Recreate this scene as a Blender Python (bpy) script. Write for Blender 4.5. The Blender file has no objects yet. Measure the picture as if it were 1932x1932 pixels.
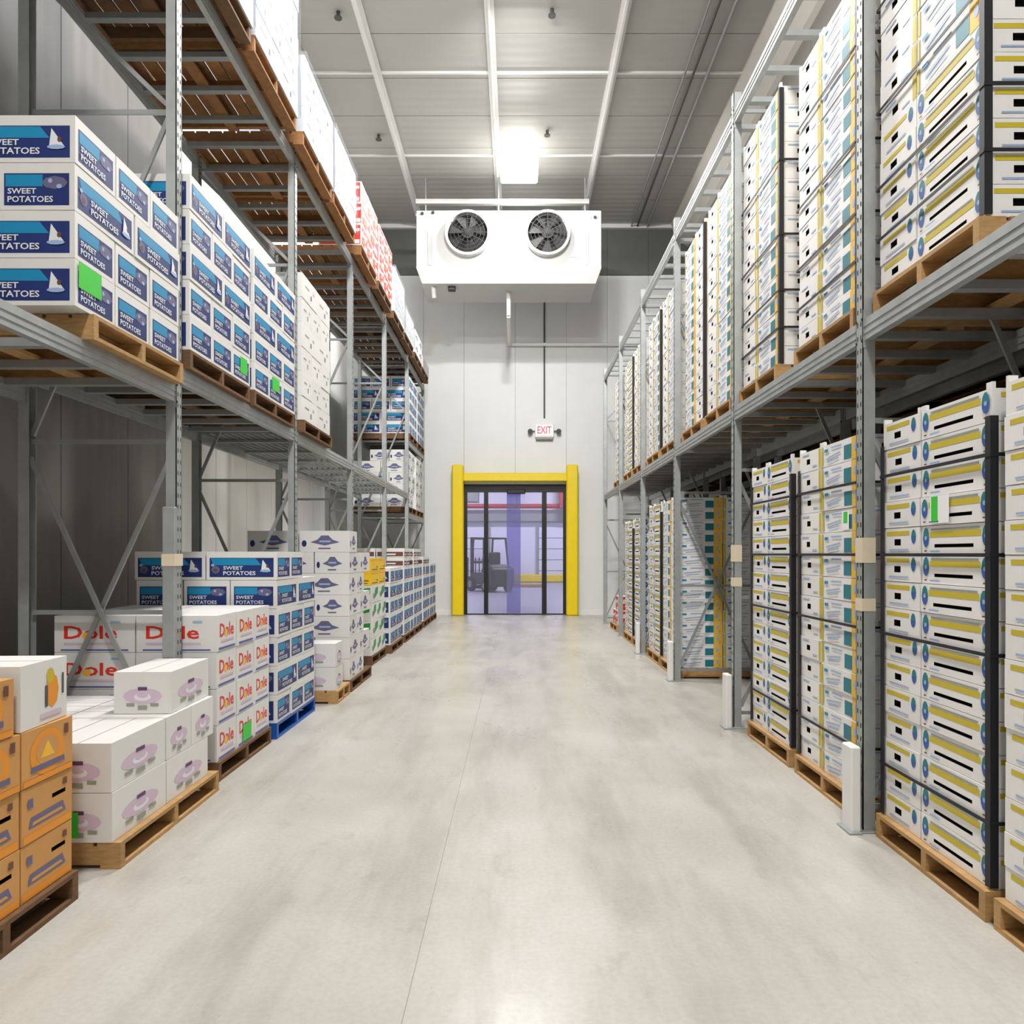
import bpy, math, random
from mathutils import Vector, Matrix

random.seed(7)
SC = bpy.context.scene
COL = SC.collection
PI = math.pi

# ------------------------------------------------------------------ camera, world, exposure
IMG = 1932.0
FOC = 1440.0                      # focal length in pixels of the square frame
cam_d = bpy.data.cameras.new('camera')
cam_d.sensor_width = 36.0
cam_d.sensor_height = 36.0
cam_d.sensor_fit = 'HORIZONTAL'
cam_d.lens = 36.0 * FOC / IMG
cam_d.shift_x = -9.0 / IMG
cam_d.shift_y = 79.0 / IMG
cam_d.clip_start = 0.05
cam_d.clip_end = 200.0
cam = bpy.data.objects.new('camera', cam_d)
COL.objects.link(cam)
cam.location = (0.0, 0.0, 1.55)
cam.rotation_euler = (PI / 2, 0, 0)
SC.camera = cam

SC.view_settings.view_transform = 'Standard'
SC.view_settings.look = 'None'
SC.view_settings.gamma = 1.0
SC.view_settings.use_curve_mapping = False
SC.view_settings.exposure = 0.05

world = bpy.data.worlds.new('world')
SC.world = world
world.use_nodes = True
world.node_tree.nodes['Background'].inputs[0].default_value = (0.8, 0.85, 0.9, 1)
world.node_tree.nodes['Background'].inputs[1].default_value = 0.3

SC.cycles.use_denoising = True
SC.cycles.max_bounces = 10
SC.cycles.diffuse_bounces = 3
SC.cycles.glossy_bounces = 4
SC.cycles.transmission_bounces = 6
SC.cycles.transparent_max_bounces = 12
SC.cycles.caustics_reflective = False
SC.cycles.caustics_refractive = False

LAMP_W = 250.0        # watts of each high bay lamp
DOCK_W = 250.0        # watts of each lamp in the dock beyond the door
LAMP_Y = (15.6, 10.1, 4.2, -1.8)
WING_Y, WING_X = 105.0, 70.0
TILT_Y, TILT_X = 62, 50     # tilted side lights added to each lamp to brighten walls and cartons
LAMP_Z = 9.30

# ------------------------------------------------------------------ materials
def lin(c):
    r = []
    for v in c[:3]:
        v = v / 255.0
        r.append(v / 12.92 if v <= 0.04045 else ((v + 0.055) / 1.055) ** 2.4)
    return (r[0], r[1], r[2], 1.0)

MATS = {}
def mat(name, rgb, rough=0.6, metal=0.0, var=0.0, noise=0.0, nscale=6.0, bump=0.0, bscale=60.0,
        rgb2=None, stretch=None, spec=0.5, coord='Object'):
    if name in MATS:
        return MATS[name]
    m = bpy.data.materials.new(name)
    m.use_nodes = True
    nt = m.node_tree
    b = nt.nodes['Principled BSDF']
    b.inputs['Base Color'].default_value = lin(rgb)
    b.inputs['Roughness'].default_value = rough
    b.inputs['Metallic'].default_value = metal
    b.inputs['Specular IOR Level'].default_value = spec
    col = None
    vec = None
    if noise > 0 or bump > 0:
        tc = nt.nodes.new('ShaderNodeTexCoord')
        vec = tc.outputs[coord]
        if stretch:
            mp = nt.nodes.new('ShaderNodeMapping')
            mp.inputs['Scale'].default_value = stretch
            nt.links.new(vec, mp.inputs['Vector'])
            vec = mp.outputs['Vector']
    if noise > 0:
        nz = nt.nodes.new('ShaderNodeTexNoise')
        nz.inputs['Scale'].default_value = nscale
        nz.inputs['Detail'].default_value = 5
        nt.links.new(vec, nz.inputs['Vector'])
        rp = nt.nodes.new('ShaderNodeValToRGB')
        rp.color_ramp.elements[0].position = 0.3
        rp.color_ramp.elements[1].position = 0.7
        a = lin(rgb2) if rgb2 else tuple(x * (1 - noise) for x in lin(rgb)[:3]) + (1,)
        rp.color_ramp.elements[0].color = a
        rp.color_ramp.elements[1].color = lin(rgb)
        nt.links.new(nz.outputs['Fac'], rp.inputs['Fac'])
        col = rp.outputs['Color']
    if var > 0:
        oi = nt.nodes.new('ShaderNodeObjectInfo')
        mr = nt.nodes.new('ShaderNodeMapRange')
        mr.inputs['To Min'].default_value = 1 - var
        mr.inputs['To Max'].default_value = 1.0
        nt.links.new(oi.outputs['Random'], mr.inputs['Value'])
        mx = nt.nodes.new('ShaderNodeMix')
        mx.data_type = 'RGBA'
        mx.blend_type = 'MULTIPLY'
        mx.inputs[0].default_value = 1.0
        if col is None:
            mx.inputs[6].default_value = lin(rgb)
        else:
            nt.links.new(col, mx.inputs[6])
        nt.links.new(mr.outputs['Result'], mx.inputs[7])
        col = mx.outputs[2]
    if col is not None:
        nt.links.new(col, b.inputs['Base Color'])
    if bump > 0:
        n2 = nt.nodes.new('ShaderNodeTexNoise')
        n2.inputs['Scale'].default_value = bscale
        n2.inputs['Detail'].default_value = 3
        nt.links.new(vec, n2.inputs['Vector'])
        bp = nt.nodes.new('ShaderNodeBump')
        bp.inputs['Strength'].default_value = bump
        bp.inputs['Distance'].default_value = 0.01
        nt.links.new(n2.outputs['Fac'], bp.inputs['Height'])
        nt.links.new(bp.outputs['Normal'], b.inputs['Normal'])
    MATS[name] = m
    return m

def emit_mat(name, rgb, strength):
    m = bpy.data.materials.new(name)
    m.use_nodes = True
    b = m.node_tree.nodes['Principled BSDF']
    b.inputs['Base Color'].default_value = lin(rgb)
    b.inputs['Emission Color'].default_value = lin(rgb)
    b.inputs['Emission Strength'].default_value = strength
    return m

def film_mat(name, rgb, transp, rough):
    """thin clear sheet: part see-through, part glossy and milky"""
    m = bpy.data.materials.new(name)
    m.use_nodes = True
    nt = m.node_tree
    b = nt.nodes['Principled BSDF']
    b.inputs['Base Color'].default_value = lin(rgb)
    b.inputs['Roughness'].default_value = rough
    t = nt.nodes.new('ShaderNodeBsdfTransparent')
    t.inputs['Color'].default_value = lin(rgb)
    mx = nt.nodes.new('ShaderNodeMixShader')
    mx.inputs[0].default_value = transp
    nt.links.new(b.outputs[0], mx.inputs[1])
    nt.links.new(t.outputs[0], mx.inputs[2])
    nt.links.new(mx.outputs[0], nt.nodes['Material Output'].inputs['Surface'])
    return m

M = {}
M['galv'] = mat('galvanised steel', (176, 180, 180), 0.45, 0.35, noise=0.18, nscale=9)
M['galv_dark'] = mat('galvanised bar', (160, 163, 163), 0.5, 0.3, noise=0.15, nscale=9)
M['slot'] = mat('punched slot', (44, 44, 44), 0.9)
M['white_metal'] = mat('white enamel', (238, 238, 236), 0.4, noise=0.03)
M['cooler_white'] = mat('cooler enamel', (196, 196, 194), 0.45, noise=0.03)
M['ceil'] = mat('ceiling panel enamel', (202, 199, 191), 0.6, noise=0.06, nscale=3)
M['wall'] = mat('wall panel enamel', (232, 234, 233), 0.5, noise=0.04, nscale=2)
M['wall_side'] = mat('side wall panel enamel', (205, 205, 201), 0.55, noise=0.08, nscale=2, var=0.06)
M['wall_top'] = mat('grey upper wall panel', (96, 98, 94), 0.6, noise=0.08)
M['black'] = mat('black paint', (16, 16, 18), 0.45)
M['rubber'] = mat('black rubber', (22, 22, 24), 0.8)
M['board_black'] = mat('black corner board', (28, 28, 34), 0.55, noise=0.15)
M['yellow'] = mat('safety yellow', (246, 216, 8), 0.35, noise=0.05)
M['wood'] = mat('pallet wood', (204, 160, 104), 0.75, var=0.22, noise=0.28, nscale=5, stretch=(3, 3, 14), bump=0.2)
M['wood_dark'] = mat('dark pallet wood', (128, 92, 58), 0.8, var=0.25, noise=0.35, nscale=5, stretch=(3, 3, 14), bump=0.2)  # dark wood, deepened to put underside shade of top-shelf pallets into its colour
M['wood_mid'] = mat('brown pallet wood', (172, 120, 70), 0.8, var=0.2, noise=0.3, nscale=5, stretch=(3, 3, 14), bump=0.2)
M['blue_plastic'] = mat('blue plastic', (22, 84, 168), 0.4)
M['white_board'] = mat('white carton board', (234, 233, 230), 0.6, var=0.06, noise=0.03)
M['tray_board'] = mat('white tray board', (243, 241, 238), 0.55, var=0.06, noise=0.03)
M['kraft'] = mat('kraft board', (220, 162, 94), 0.7, var=0.10, noise=0.10, nscale=5)
M['kraft_edge'] = mat('kraft edge', (150, 104, 62), 0.8)
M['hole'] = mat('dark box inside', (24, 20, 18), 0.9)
M['ink_yellow'] = mat('olive yellow ink', (206, 184, 44), 0.55)
M['ink_gold'] = mat('golden ink', (246, 196, 64), 0.55, var=0.06)
M['ink_orange'] = mat('orange ink', (236, 150, 40), 0.55)
M['ink_teal'] = mat('teal ink', (32, 122, 138), 0.5)
M['ink_blue'] = mat('blue ink', (44, 92, 168), 0.5)
M['ink_pale'] = mat('pale blue ink', (160, 184, 220), 0.55)
M['ink_navy'] = mat('navy ink', (28, 50, 120), 0.5, noise=0.3, nscale=9)
M['ink_sky'] = mat('sky blue ink', (20, 140, 188), 0.5)
M['ink_grey'] = mat('blue grey ink', (112, 124, 156), 0.55)
M['ink_white'] = mat('white ink', (232, 234, 240), 0.5)
M['ink_mauve'] = mat('mauve ink', (214, 190, 212), 0.55)
M['ink_purple'] = mat('dark purple ink', (104, 62, 110), 0.55)
M['ink_sage'] = mat('sage ink', (150, 156, 142), 0.55)
M['ink_red'] = mat('red ink', (226, 52, 34), 0.5)
M['ink_sun'] = mat('sun yellow ink', (250, 192, 56), 0.5)
M['ink_line'] = mat('violet blue ink', (92, 96, 176), 0.5)
M['ink_slate'] = mat('slate violet ink', (104, 102, 136), 0.55)
M['ink_brown'] = mat('brown ink', (110, 66, 56), 0.55)
M['ink_green'] = mat('green ink', (36, 150, 70), 0.5)
M['sticker_green'] = mat('green sticker', (60, 206, 60), 0.5)
M['sticker_white'] = mat('white sticker', (250, 250, 250), 0.5)
M['tape'] = mat('cream tape', (226, 212, 186), 0.6)
M['fan_dark'] = mat('dark fan blade', (14, 13, 14), 0.75)
M['fan_back'] = mat('dark fan duct', (18, 17, 18), 0.8)
M['grey_paint'] = mat('grey paint', (150, 152, 150), 0.5)
M['conduit'] = mat('dark conduit', (74, 76, 76), 0.5)
M['red_paint'] = mat('red paint', (176, 46, 52), 0.5)
M['truck'] = mat('dark truck paint', (24, 25, 42), 0.45)
M['dock_wall'] = mat('dock wall', (226, 226, 236), 0.6)
M['dock_floor'] = mat('dock floor', (150, 148, 158), 0.4, noise=0.1)
M['lamp_glow'] = emit_mat('lamp diffuser', (255, 252, 246), 4.0)
M['dock_glow'] = emit_mat('dock lamp diffuser', (240, 242, 255), 4.0)
M['sign_glow'] = emit_mat('lit sign face', (250, 226, 224), 0.55)
M['sign_red'] = emit_mat('lit sign letters', (232, 70, 84), 0.8)
M['film'] = film_mat('stretch film', (236, 238, 242), 0.86, 0.12)
M['glass'] = film_mat('tinted door glass', (238, 238, 250), 0.92, 0.05)
M['pvc'] = film_mat('violet curtain strip', (200, 197, 233), 0.80, 0.2)

def floor_material():
    m = bpy.data.materials.new('sealed concrete')
    m.use_nodes = True
    nt = m.node_tree
    b = nt.nodes['Principled BSDF']
    tc = nt.nodes.new('ShaderNodeTexCoord')
    def noise(scale, stretch, detail=6, rough=0.6):
        mp = nt.nodes.new('ShaderNodeMapping')
        mp.inputs['Scale'].default_value = stretch
        nt.links.new(tc.outputs['Object'], mp.inputs['Vector'])
        n = nt.nodes.new('ShaderNodeTexNoise')
        n.inputs['Scale'].default_value = scale
        n.inputs['Detail'].default_value = detail
        n.inputs['Roughness'].default_value = rough
        nt.links.new(mp.outputs['Vector'], n.inputs['Vector'])
        return n.outputs['Fac']
    def ramp(fac, p0, c0, p1, c1):
        r = nt.nodes.new('ShaderNodeValToRGB')
        r.color_ramp.elements[0].position = p0
        r.color_ramp.elements[0].color = c0
        r.color_ramp.elements[1].position = p1
        r.color_ramp.elements[1].color = c1
        nt.links.new(fac, r.inputs['Fac'])
        return r.outputs['Color']
    def mult(a, c, f=1.0):
        x = nt.nodes.new('ShaderNodeMix')
        x.data_type = 'RGBA'
        x.blend_type = 'MULTIPLY'
        x.inputs[0].default_value = f
        nt.links.new(a, x.inputs[6])
        nt.links.new(c, x.inputs[7])
        return x.outputs[2]
    base = ramp(noise(0.9, (1, 1, 1)), 0.3, lin((184, 180, 171)), 0.72, lin((203, 200, 194)))
    streak = ramp(noise(2.2, (1.0, 0.16, 1), 5, 0.65), 0.34, (0.80, 0.79, 0.77, 1), 0.52, (1, 1, 1, 1))
    scuff = ramp(noise(5.0, (0.7, 0.45, 1), 7, 0.7), 0.33, (0.66, 0.64, 0.61, 1), 0.42, (1, 1, 1, 1))
    speck = ramp(noise(38, (1, 1, 1), 3, 0.6), 0.35, (0.90, 0.90, 0.89, 1), 0.6, (1, 1, 1, 1))
    c = mult(mult(mult(base, streak), scuff, 0.35), speck, 0.8)
    nt.links.new(c, b.inputs['Base Color'])
    rr = ramp(noise(1.7, (1, 0.5, 1)), 0.3, (0.22, 0.22, 0.22, 1), 0.7, (0.46, 0.46, 0.46, 1))
    nt.links.new(rr, b.inputs['Roughness'])
    return m
M['floor'] = floor_material()

def ribbed(base_name, rgb, axis, pitch, strength):
    """enamelled sheet with fine pressed ribs"""
    m = bpy.data.materials.new(base_name)
    m.use_nodes = True
    nt = m.node_tree
    b = nt.nodes['Principled BSDF']
    b.inputs['Base Color'].default_value = lin(rgb)
    b.inputs['Roughness'].default_value = 0.55
    tc = nt.nodes.new('ShaderNodeTexCoord')
    w = nt.nodes.new('ShaderNodeTexWave')
    w.wave_type = 'BANDS'
    w.bands_direction = axis
    w.inputs['Scale'].default_value = 0.314 / pitch
    w.inputs['Distortion'].default_value = 0
    nt.links.new(tc.outputs['Object'], w.inputs['Vector'])
    bp = nt.nodes.new('ShaderNodeBump')
    bp.inputs['Strength'].default_value = strength
    bp.inputs['Distance'].default_value = 0.01
    nt.links.new(w.outputs['Fac'], bp.inputs['Height'])
    nt.links.new(bp.outputs['Normal'], b.inputs['Normal'])
    return m
M['ceil_rib'] = ribbed('ribbed ceiling sheet', (180, 179, 174), 'Y', 0.23, 0.45)
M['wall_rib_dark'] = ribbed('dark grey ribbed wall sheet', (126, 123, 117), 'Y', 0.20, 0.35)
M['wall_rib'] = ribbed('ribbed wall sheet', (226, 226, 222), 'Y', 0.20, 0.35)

# ------------------------------------------------------------------ text outlines
_TXT = {}
def text_poly(s):
    """flat triangles of a word, unit cap height, lower left at the origin"""
    if s in _TXT:
        return _TXT[s]
    cu = bpy.data.curves.new('lettering', 'FONT')
    cu.body = s
    cu.resolution_u = 2
    cu.offset = 0.02
    ob = bpy.data.objects.new('lettering', cu)
    me = bpy.data.meshes.new_from_object(ob)
    v = [(p.co.x, p.co.y) for p in me.vertices]
    f = [tuple(p.vertices) for p in me.polygons]
    x0 = min(p[0] for p in v); x1 = max(p[0] for p in v)
    y0 = min(p[1] for p in v); y1 = max(p[1] for p in v)
    v = [((p[0] - x0) / (x1 - x0), (p[1] - y0) / (y1 - y0)) for p in v]
    bpy.data.objects.remove(ob)
    bpy.data.meshes.remove(me)
    bpy.data.curves.remove(cu)
    _TXT[s] = (v, f)
    return _TXT[s]

# ------------------------------------------------------------------ mesh builder
class MB:
    def __init__(self):
        self.v = []; self.f = []; self.m = []; self.mats = []; self.smooth = []
    def mi(self, k):
        if k not in self.mats:
            self.mats.append(k)
        return self.mats.index(k)
    def add(self, vs, fs, k, smooth=False):
        o = len(self.v); i = self.mi(k)
        self.v += [tuple(p) for p in vs]
        for f in fs:
            self.f.append(tuple(o + j for j in f)); self.m.append(i); self.smooth.append(smooth)
        return self
    def box(self, x0, x1, y0, y1, z0, z1, k):
        vs = [(x0, y0, z0), (x1, y0, z0), (x1, y1, z0), (x0, y1, z0), (x0, y0, z1), (x1, y0, z1), (x1, y1, z1), (x0, y1, z1)]
        fs = [(3, 2, 1, 0), (4, 5, 6, 7), (0, 1, 5, 4), (1, 2, 6, 5), (2, 3, 7, 6), (3, 0, 4, 7)]
        return self.add(vs, fs, k)
    def cbox(self, x0, x1, y0, y1, z0, z1, k, b=0.006):
        """box with chamfered edges"""
        vs = []; idx = {}
        cx, cy, cz = (x0 + x1) / 2, (y0 + y1) / 2, (z0 + z1) / 2
        hx, hy, hz = (x1 - x0) / 2, (y1 - y0) / 2, (z1 - z0) / 2
        for sx in (-1, 1):
            for sy in (-1, 1):
                for sz in (-1, 1):
                    for a in range(3):
                        h = [hx - b, hy - b, hz - b]
                        h[a] += b
                        idx[(sx, sy, sz, a)] = len(vs)
                        vs.append((cx + sx * h[0], cy + sy * h[1], cz + sz * h[2]))
        fs = []
        def g(s, a): return idx[(s[0], s[1], s[2], a)]
        for a in range(3):
            p, q = [i for i in range(3) if i != a]
            for s in (-1, 1):
                ring = []
                for (u, w) in ((-1, -1), (1, -1), (1, 1), (-1, 1)):
                    t = [0, 0, 0]; t[a] = s; t[p] = u; t[q] = w
                    ring.append(g(t, a))
                flip = (s < 0) if a != 1 else (s > 0)
                fs.append(tuple(reversed(ring)) if flip else tuple(ring))
        for a in range(3):                                   # edges along axis a
            p, q = [i for i in range(3) if i != a]
            for u in (-1, 1):
                for w in (-1, 1):
                    t0 = [0, 0, 0]; t1 = [0, 0, 0]
                    t0[a] = -1; t1[a] = 1
                    for t in (t0, t1):
                        t[p] = u; t[q] = w
                    fs.append((g(t0, p), g(t1, p), g(t1, q), g(t0, q)))
        for sx in (-1, 1):
            for sy in (-1, 1):
                for sz in (-1, 1):
                    fs.append(tuple(idx[(sx, sy, sz, a)] for a in range(3)))
        # make every face look outwards
        out = []
        c = Vector((cx, cy, cz))
        for f in fs:
            P = [Vector(vs[i]) for i in f]
            n = (P[1] - P[0]).cross(P[2] - P[0])
            mid = sum(P, Vector()) / len(P)
            out.append(f if n.dot(mid - c) > 0 else tuple(reversed(f)))
        return self.add(vs, out, k)
    def bar(self, a, b, w, h, k, up=(0, 0, 1)):
        """rectangular bar from a to b"""
        a = Vector(a); b = Vector(b); d = (b - a).normalized()
        u = Vector(up)
        if abs(d.dot(u)) > 0.98:
            u = Vector((1, 0, 0))
        s = d.cross(u).normalized() * (w / 2)
        t = s.cross(d).normalized() * (h / 2)
        vs = [a - s - t, a + s - t, a + s + t, a - s + t, b - s - t, b + s - t, b + s + t, b - s + t]
        fs = [(0, 1, 2, 3), (7, 6, 5, 4), (4, 5, 1, 0), (5, 6, 2, 1), (6, 7, 3, 2), (7, 4, 0, 3)]
        return self.add(vs, fs, k)
    def tube(self, a, b, r, k, n=12, r2=None, caps=True):
        a = Vector(a); b = Vector(b); d = (b - a).normalized()
        u = Vector((0, 0, 1)) if abs(d.z) < 0.9 else Vector((1, 0, 0))
        s = d.cross(u).normalized(); t = s.cross(d).normalized()
        r2 = r if r2 is None else r2
        vs = []
        for c, rr in ((a, r), (b, r2)):
            for i in range(n):
                an = 2 * PI * i / n
                vs.append(c + s * (rr * math.cos(an)) + t * (rr * math.sin(an)))
        fs = [(i, (i + 1) % n, n + (i + 1) % n, n + i) for i in range(n)]
        self.add(vs, fs, k, True)
        if caps:
            self.add(vs[:n], [tuple(reversed(range(n)))], k)
            self.add(vs[n:], [tuple(range(n))], k)
        return self
    def ring(self, c, axis, r0, r1, k, n=24, depth=0.01):
        """flat annulus with thickness, axis 'y'"""
        vs = []
        for y in (c[1], c[1] + depth):
            for r in (r0, r1):
                for i in range(n):
                    an = 2 * PI * i / n
                    vs.append((c[0] + r * math.cos(an), y, c[2] + r * math.sin(an)))
        fs = []
        for i in range(n):
            j = (i + 1) % n
            fs += [(i, j, n + j, n + i), (2 * n + j, 2 * n + i, 3 * n + i, 3 * n + j),
                   (n + i, n + j, 3 * n + j, 3 * n + i), (j, i, 2 * n + i, 2 * n + j)]
        return self.add(vs, fs, k)
    def mesh(self, name):
        me = bpy.data.meshes.new(name)
        me.from_pydata(self.v, [], self.f)
        for k in self.mats:
            me.materials.append(M[k])
        me.polygons.foreach_set('material_index', self.m)
        me.polygons.foreach_set('use_smooth', self.smooth)
        me.update()
        return me
    def build(self, name, parent=None, loc=(0, 0, 0), rz=0.0):
        return link(name, self.mesh(name), parent, loc, rz)

def link(name, me, parent=None, loc=(0, 0, 0), rz=0.0):
    o = bpy.data.objects.new(name, me)
    COL.objects.link(o)
    o.location = loc
    o.rotation_euler = (0, 0, rz)
    if parent is not None:
        o.parent = parent
    return o

def tag(o, label, cat, group=None):
    o['label'] = label
    o['category'] = cat
    if group:
        o['group'] = group
    return o

def thing(name, label, cat, loc=(0, 0, 0), rz=0.0, group=None):
    return tag(link(name, None, None, loc, rz), label, cat, group)

def structure(o):
    o['kind'] = 'structure'
    return o

ORD = ['zeroth', 'first', 'second', 'third', 'fourth', 'fifth', 'sixth', 'seventh', 'eighth', 'ninth', 'tenth',
       'eleventh', 'twelfth', 'thirteenth', 'fourteenth', 'fifteenth', 'sixteenth', 'seventeenth', 'eighteenth']

# ------------------------------------------------------------------ the room
XL, XR = -4.0, 4.35            # side walls
YB, YF = -5.0, 19.40          # wall behind the camera, far wall
ZC = 9.90
DX0, DX1, DZ = -1.34, 1.26, 3.32   # door opening

def room():
    base = MB().box(XL - .2, XR + .2, YB - .2, YF + .05, -0.12, -0.003, 'grey_paint')
    fl = structure(base.build('floor'))
    for x0, x1 in ((XL - .2, -0.3815), (-0.3785, XR + .2)):
        MB().box(x0, x1, YB - .2, YF + .05, -0.003, 0.0, 'floor').build('floor_slab', fl)
    # ceiling of sandwich panels across the aisle, joints recessed
    c = structure(MB().box(XL - .2, XR + .2, YB - .2, YF + .2, ZC + .03, ZC + .15, 'conduit').build('ceiling'))
    y = YB; me = None
    p = 1.15
    while y < YF - 0.01:
        y1 = min(y + p, YF)
        if me is None or y1 - y < p - .01:
            me = MB().box(XL, XR, 0.008, (y1 - y) - 0.008, 0, 0.06, 'ceil_rib').mesh('ceiling_panel')
        link('ceiling_panel', me, c, (0, y, ZC))
        y += p
    # side walls
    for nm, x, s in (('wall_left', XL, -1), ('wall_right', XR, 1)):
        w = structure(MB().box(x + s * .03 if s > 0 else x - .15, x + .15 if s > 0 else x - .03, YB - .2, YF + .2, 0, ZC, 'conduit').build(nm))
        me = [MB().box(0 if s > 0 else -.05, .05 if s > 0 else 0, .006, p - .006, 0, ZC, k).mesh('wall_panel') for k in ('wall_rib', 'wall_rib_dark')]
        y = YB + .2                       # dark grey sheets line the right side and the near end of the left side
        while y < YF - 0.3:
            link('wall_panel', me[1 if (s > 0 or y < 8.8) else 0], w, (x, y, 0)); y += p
    w = structure(MB().box(XL, XR, YB - .15, YB, 0, ZC, 'wall_side').build('wall_back'))
    # far wall of upright panels round the door opening, upper course grey
    w = structure(MB().box(XL, DX0, YF + .03, YF + .15, 0, ZC, 'conduit').box(DX1, XR, YF + .03, YF + .15, 0, ZC, 'conduit')
                  .box(DX0, DX1, YF + .03, YF + .15, DZ, ZC, 'conduit').build('wall_far'))
    xs = [XL, -3.4, -2.37, DX0, -0.04, DX1, 2.3, 3.35, XR]
    ZT = 8.62
    for a, b in zip(xs[:-1], xs[1:]):
        z0 = DZ if (a >= DX0 - .01 and b <= DX1 + .01) else 0
        MB().box(a + .003, b - .003, YF, YF + .06, z0, ZT, 'wall').build('wall_panel', w)
        MB().box(a + .003, b - .003, YF, YF + .06, ZT + .012, ZC, 'wall_top').build('upper_wall_panel', w)
    structure(MB().box(XL, DX0 - .02, YF - .02, YF, 0, .12, 'white_metal').build('baseboard_far'))
    structure(MB().box(DX1 + .02, XR, YF - .02, YF, 0, .12, 'white_metal').build('baseboard_far.001'))
    # ceiling rails along the aisle, cornice and cross trims
    n = 1
    for x in (-2.42, -0.42, 1.66):
        r = MB().box(x - .075, x + .075, YB, YF - .05, ZC - .035, ZC - .002, 'white_metal')
        r.box(x - .02, x + .02, YB, YF - .05, ZC - .10, ZC - .035, 'white_metal')
        structure(r.build('trim_%d' % n)); n += 1
    for y in (15.95, 13.2):
        structure(MB().box(XL, XR, y, y + .05, ZC - .03, ZC - .001, 'white_metal').build('trim_%d' % n)); n += 1
    structure(MB().box(XL, XR, YF - .10, YF, ZC - .10, ZC, 'white_metal').build('trim_%d' % n)); n += 1
    for s in (-1, 1):   # cornice: sloping cove and a lower rail on the side walls
        x = XL if s < 0 else XR
        m = MB()
        pr = [(x, ZC - .55), (x, ZC), (x - s * .45, ZC), (x - s * .45, ZC - .05), (x - s * .08, ZC - .5)]
        vs = [(a, YB, z) for a, z in pr] + [(a, YF, z) for a, z in pr]
        fs = [(i, (i + 1) % 5, 5 + (i + 1) % 5, 5 + i) for i in range(5)]
        m.add(vs, fs, 'ceil')
        structure(m.build('trim_%d' % n)); n += 1
    # thin service pipes clipped under the ceiling on the right
    for x, r, k in ((3.30, .03, 'grey_paint'), (3.05, .022, 'conduit'), (2.90, .02, 'grey_paint')):
        o = MB().tube((x, YB, ZC - .06), (x, YF - .1, ZC - .06), r, k, 8).build('service_pipe')
        tag(o, {3.30: 'grey ceiling pipe closest to the right wall', 3.05: 'thin dark ceiling pipe between two grey pipes on right',
                2.90: 'thin grey ceiling pipe nearest the aisle on right'}[x], 'pipe', 'service pipes under the ceiling')
room()

# ------------------------------------------------------------------ lamps
def lamps():
    me_b = MB().cbox(-.12, .12, -.12, .12, 0.50, ZC - LAMP_Z - .002, 'white_metal', .01).mesh('housing')
    m = MB()
    m.cbox(-.385, .385, -.40, .40, 0.0, 0.49, 'lamp_glow', .03)
    me_d = m.mesh('diffuser')
    lab = ['glowing square high bay lamp hanging before the cooler', 'second high bay lamp over the aisle',
           'third high bay lamp over the aisle', 'high bay lamp behind the viewpoint']
    for i, y in enumerate(LAMP_Y):
        t = thing('high_bay_lamp', lab[i], 'lamp', (.05, y, LAMP_Z), 0, 'high bay lamps over the aisle')
        link('housing', me_b, t); link('diffuser', me_d, t)
        for dx, dy in ((0, 0), (1, 0), (-1, 0), (0, 1), (0, -1)):
            wing = dx or dy
            ld = bpy.data.lights.new('lamp_light', 'AREA')
            ld.shape = 'RECTANGLE'
            ld.size = .70; ld.size_y = .12 if wing else .70
            ld.energy = (WING_X if dx else WING_Y * (.25 if i == 0 else 1.0)) if wing else LAMP_W
            ld.color = (1.0, 0.985, 0.965)
            lo = bpy.data.objects.new('lamp_light', ld)
            COL.objects.link(lo)
            lo.parent = t
            if wing:
                lo.location = (dx * .43, dy * .43, .06)
                a = math.radians(TILT_X if dx else TILT_Y)
                d = Vector((dx * math.sin(a), dy * math.sin(a), -math.cos(a)))
                lo.rotation_euler = d.to_track_quat('-Z', 'Y').to_euler()
                ld.spread = math.radians(110)
            else:
                lo.location = (0, 0, -.012)
lamps()

# ------------------------------------------------------------------ racks
BAY = 2.53
def make_post(h, s, holes_to):
    m = MB()
    w = .082
    m.box(0 if s > 0 else -.006, .006 if s > 0 else 0, -w / 2, w / 2, 0, h, 'galv')
    for a in (-1, 1):
        y = a * w / 2
        m.box(0 if s > 0 else -.07, .07 if s > 0 else 0, min(y, y - a * .005), max(y, y - a * .005), 0, h, 'galv')
    z = .2
    while z < holes_to:
        for a in (-1, 1):
            x = -s * .0007
            y = a * .019
            m.add([(x, y - .006, z), (x, y + .006, z), (x, y + .006, z + .026), (x, y - .006, z + .026)], [(0, 1, 2, 3)], 'slot')
        z += .075
    m.cbox(-.02 if s > 0 else -.11, .11 if s > 0 else .02, -.075, .075, 0.0, .010, 'galv', .003)
    return m.mesh('post')

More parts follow.
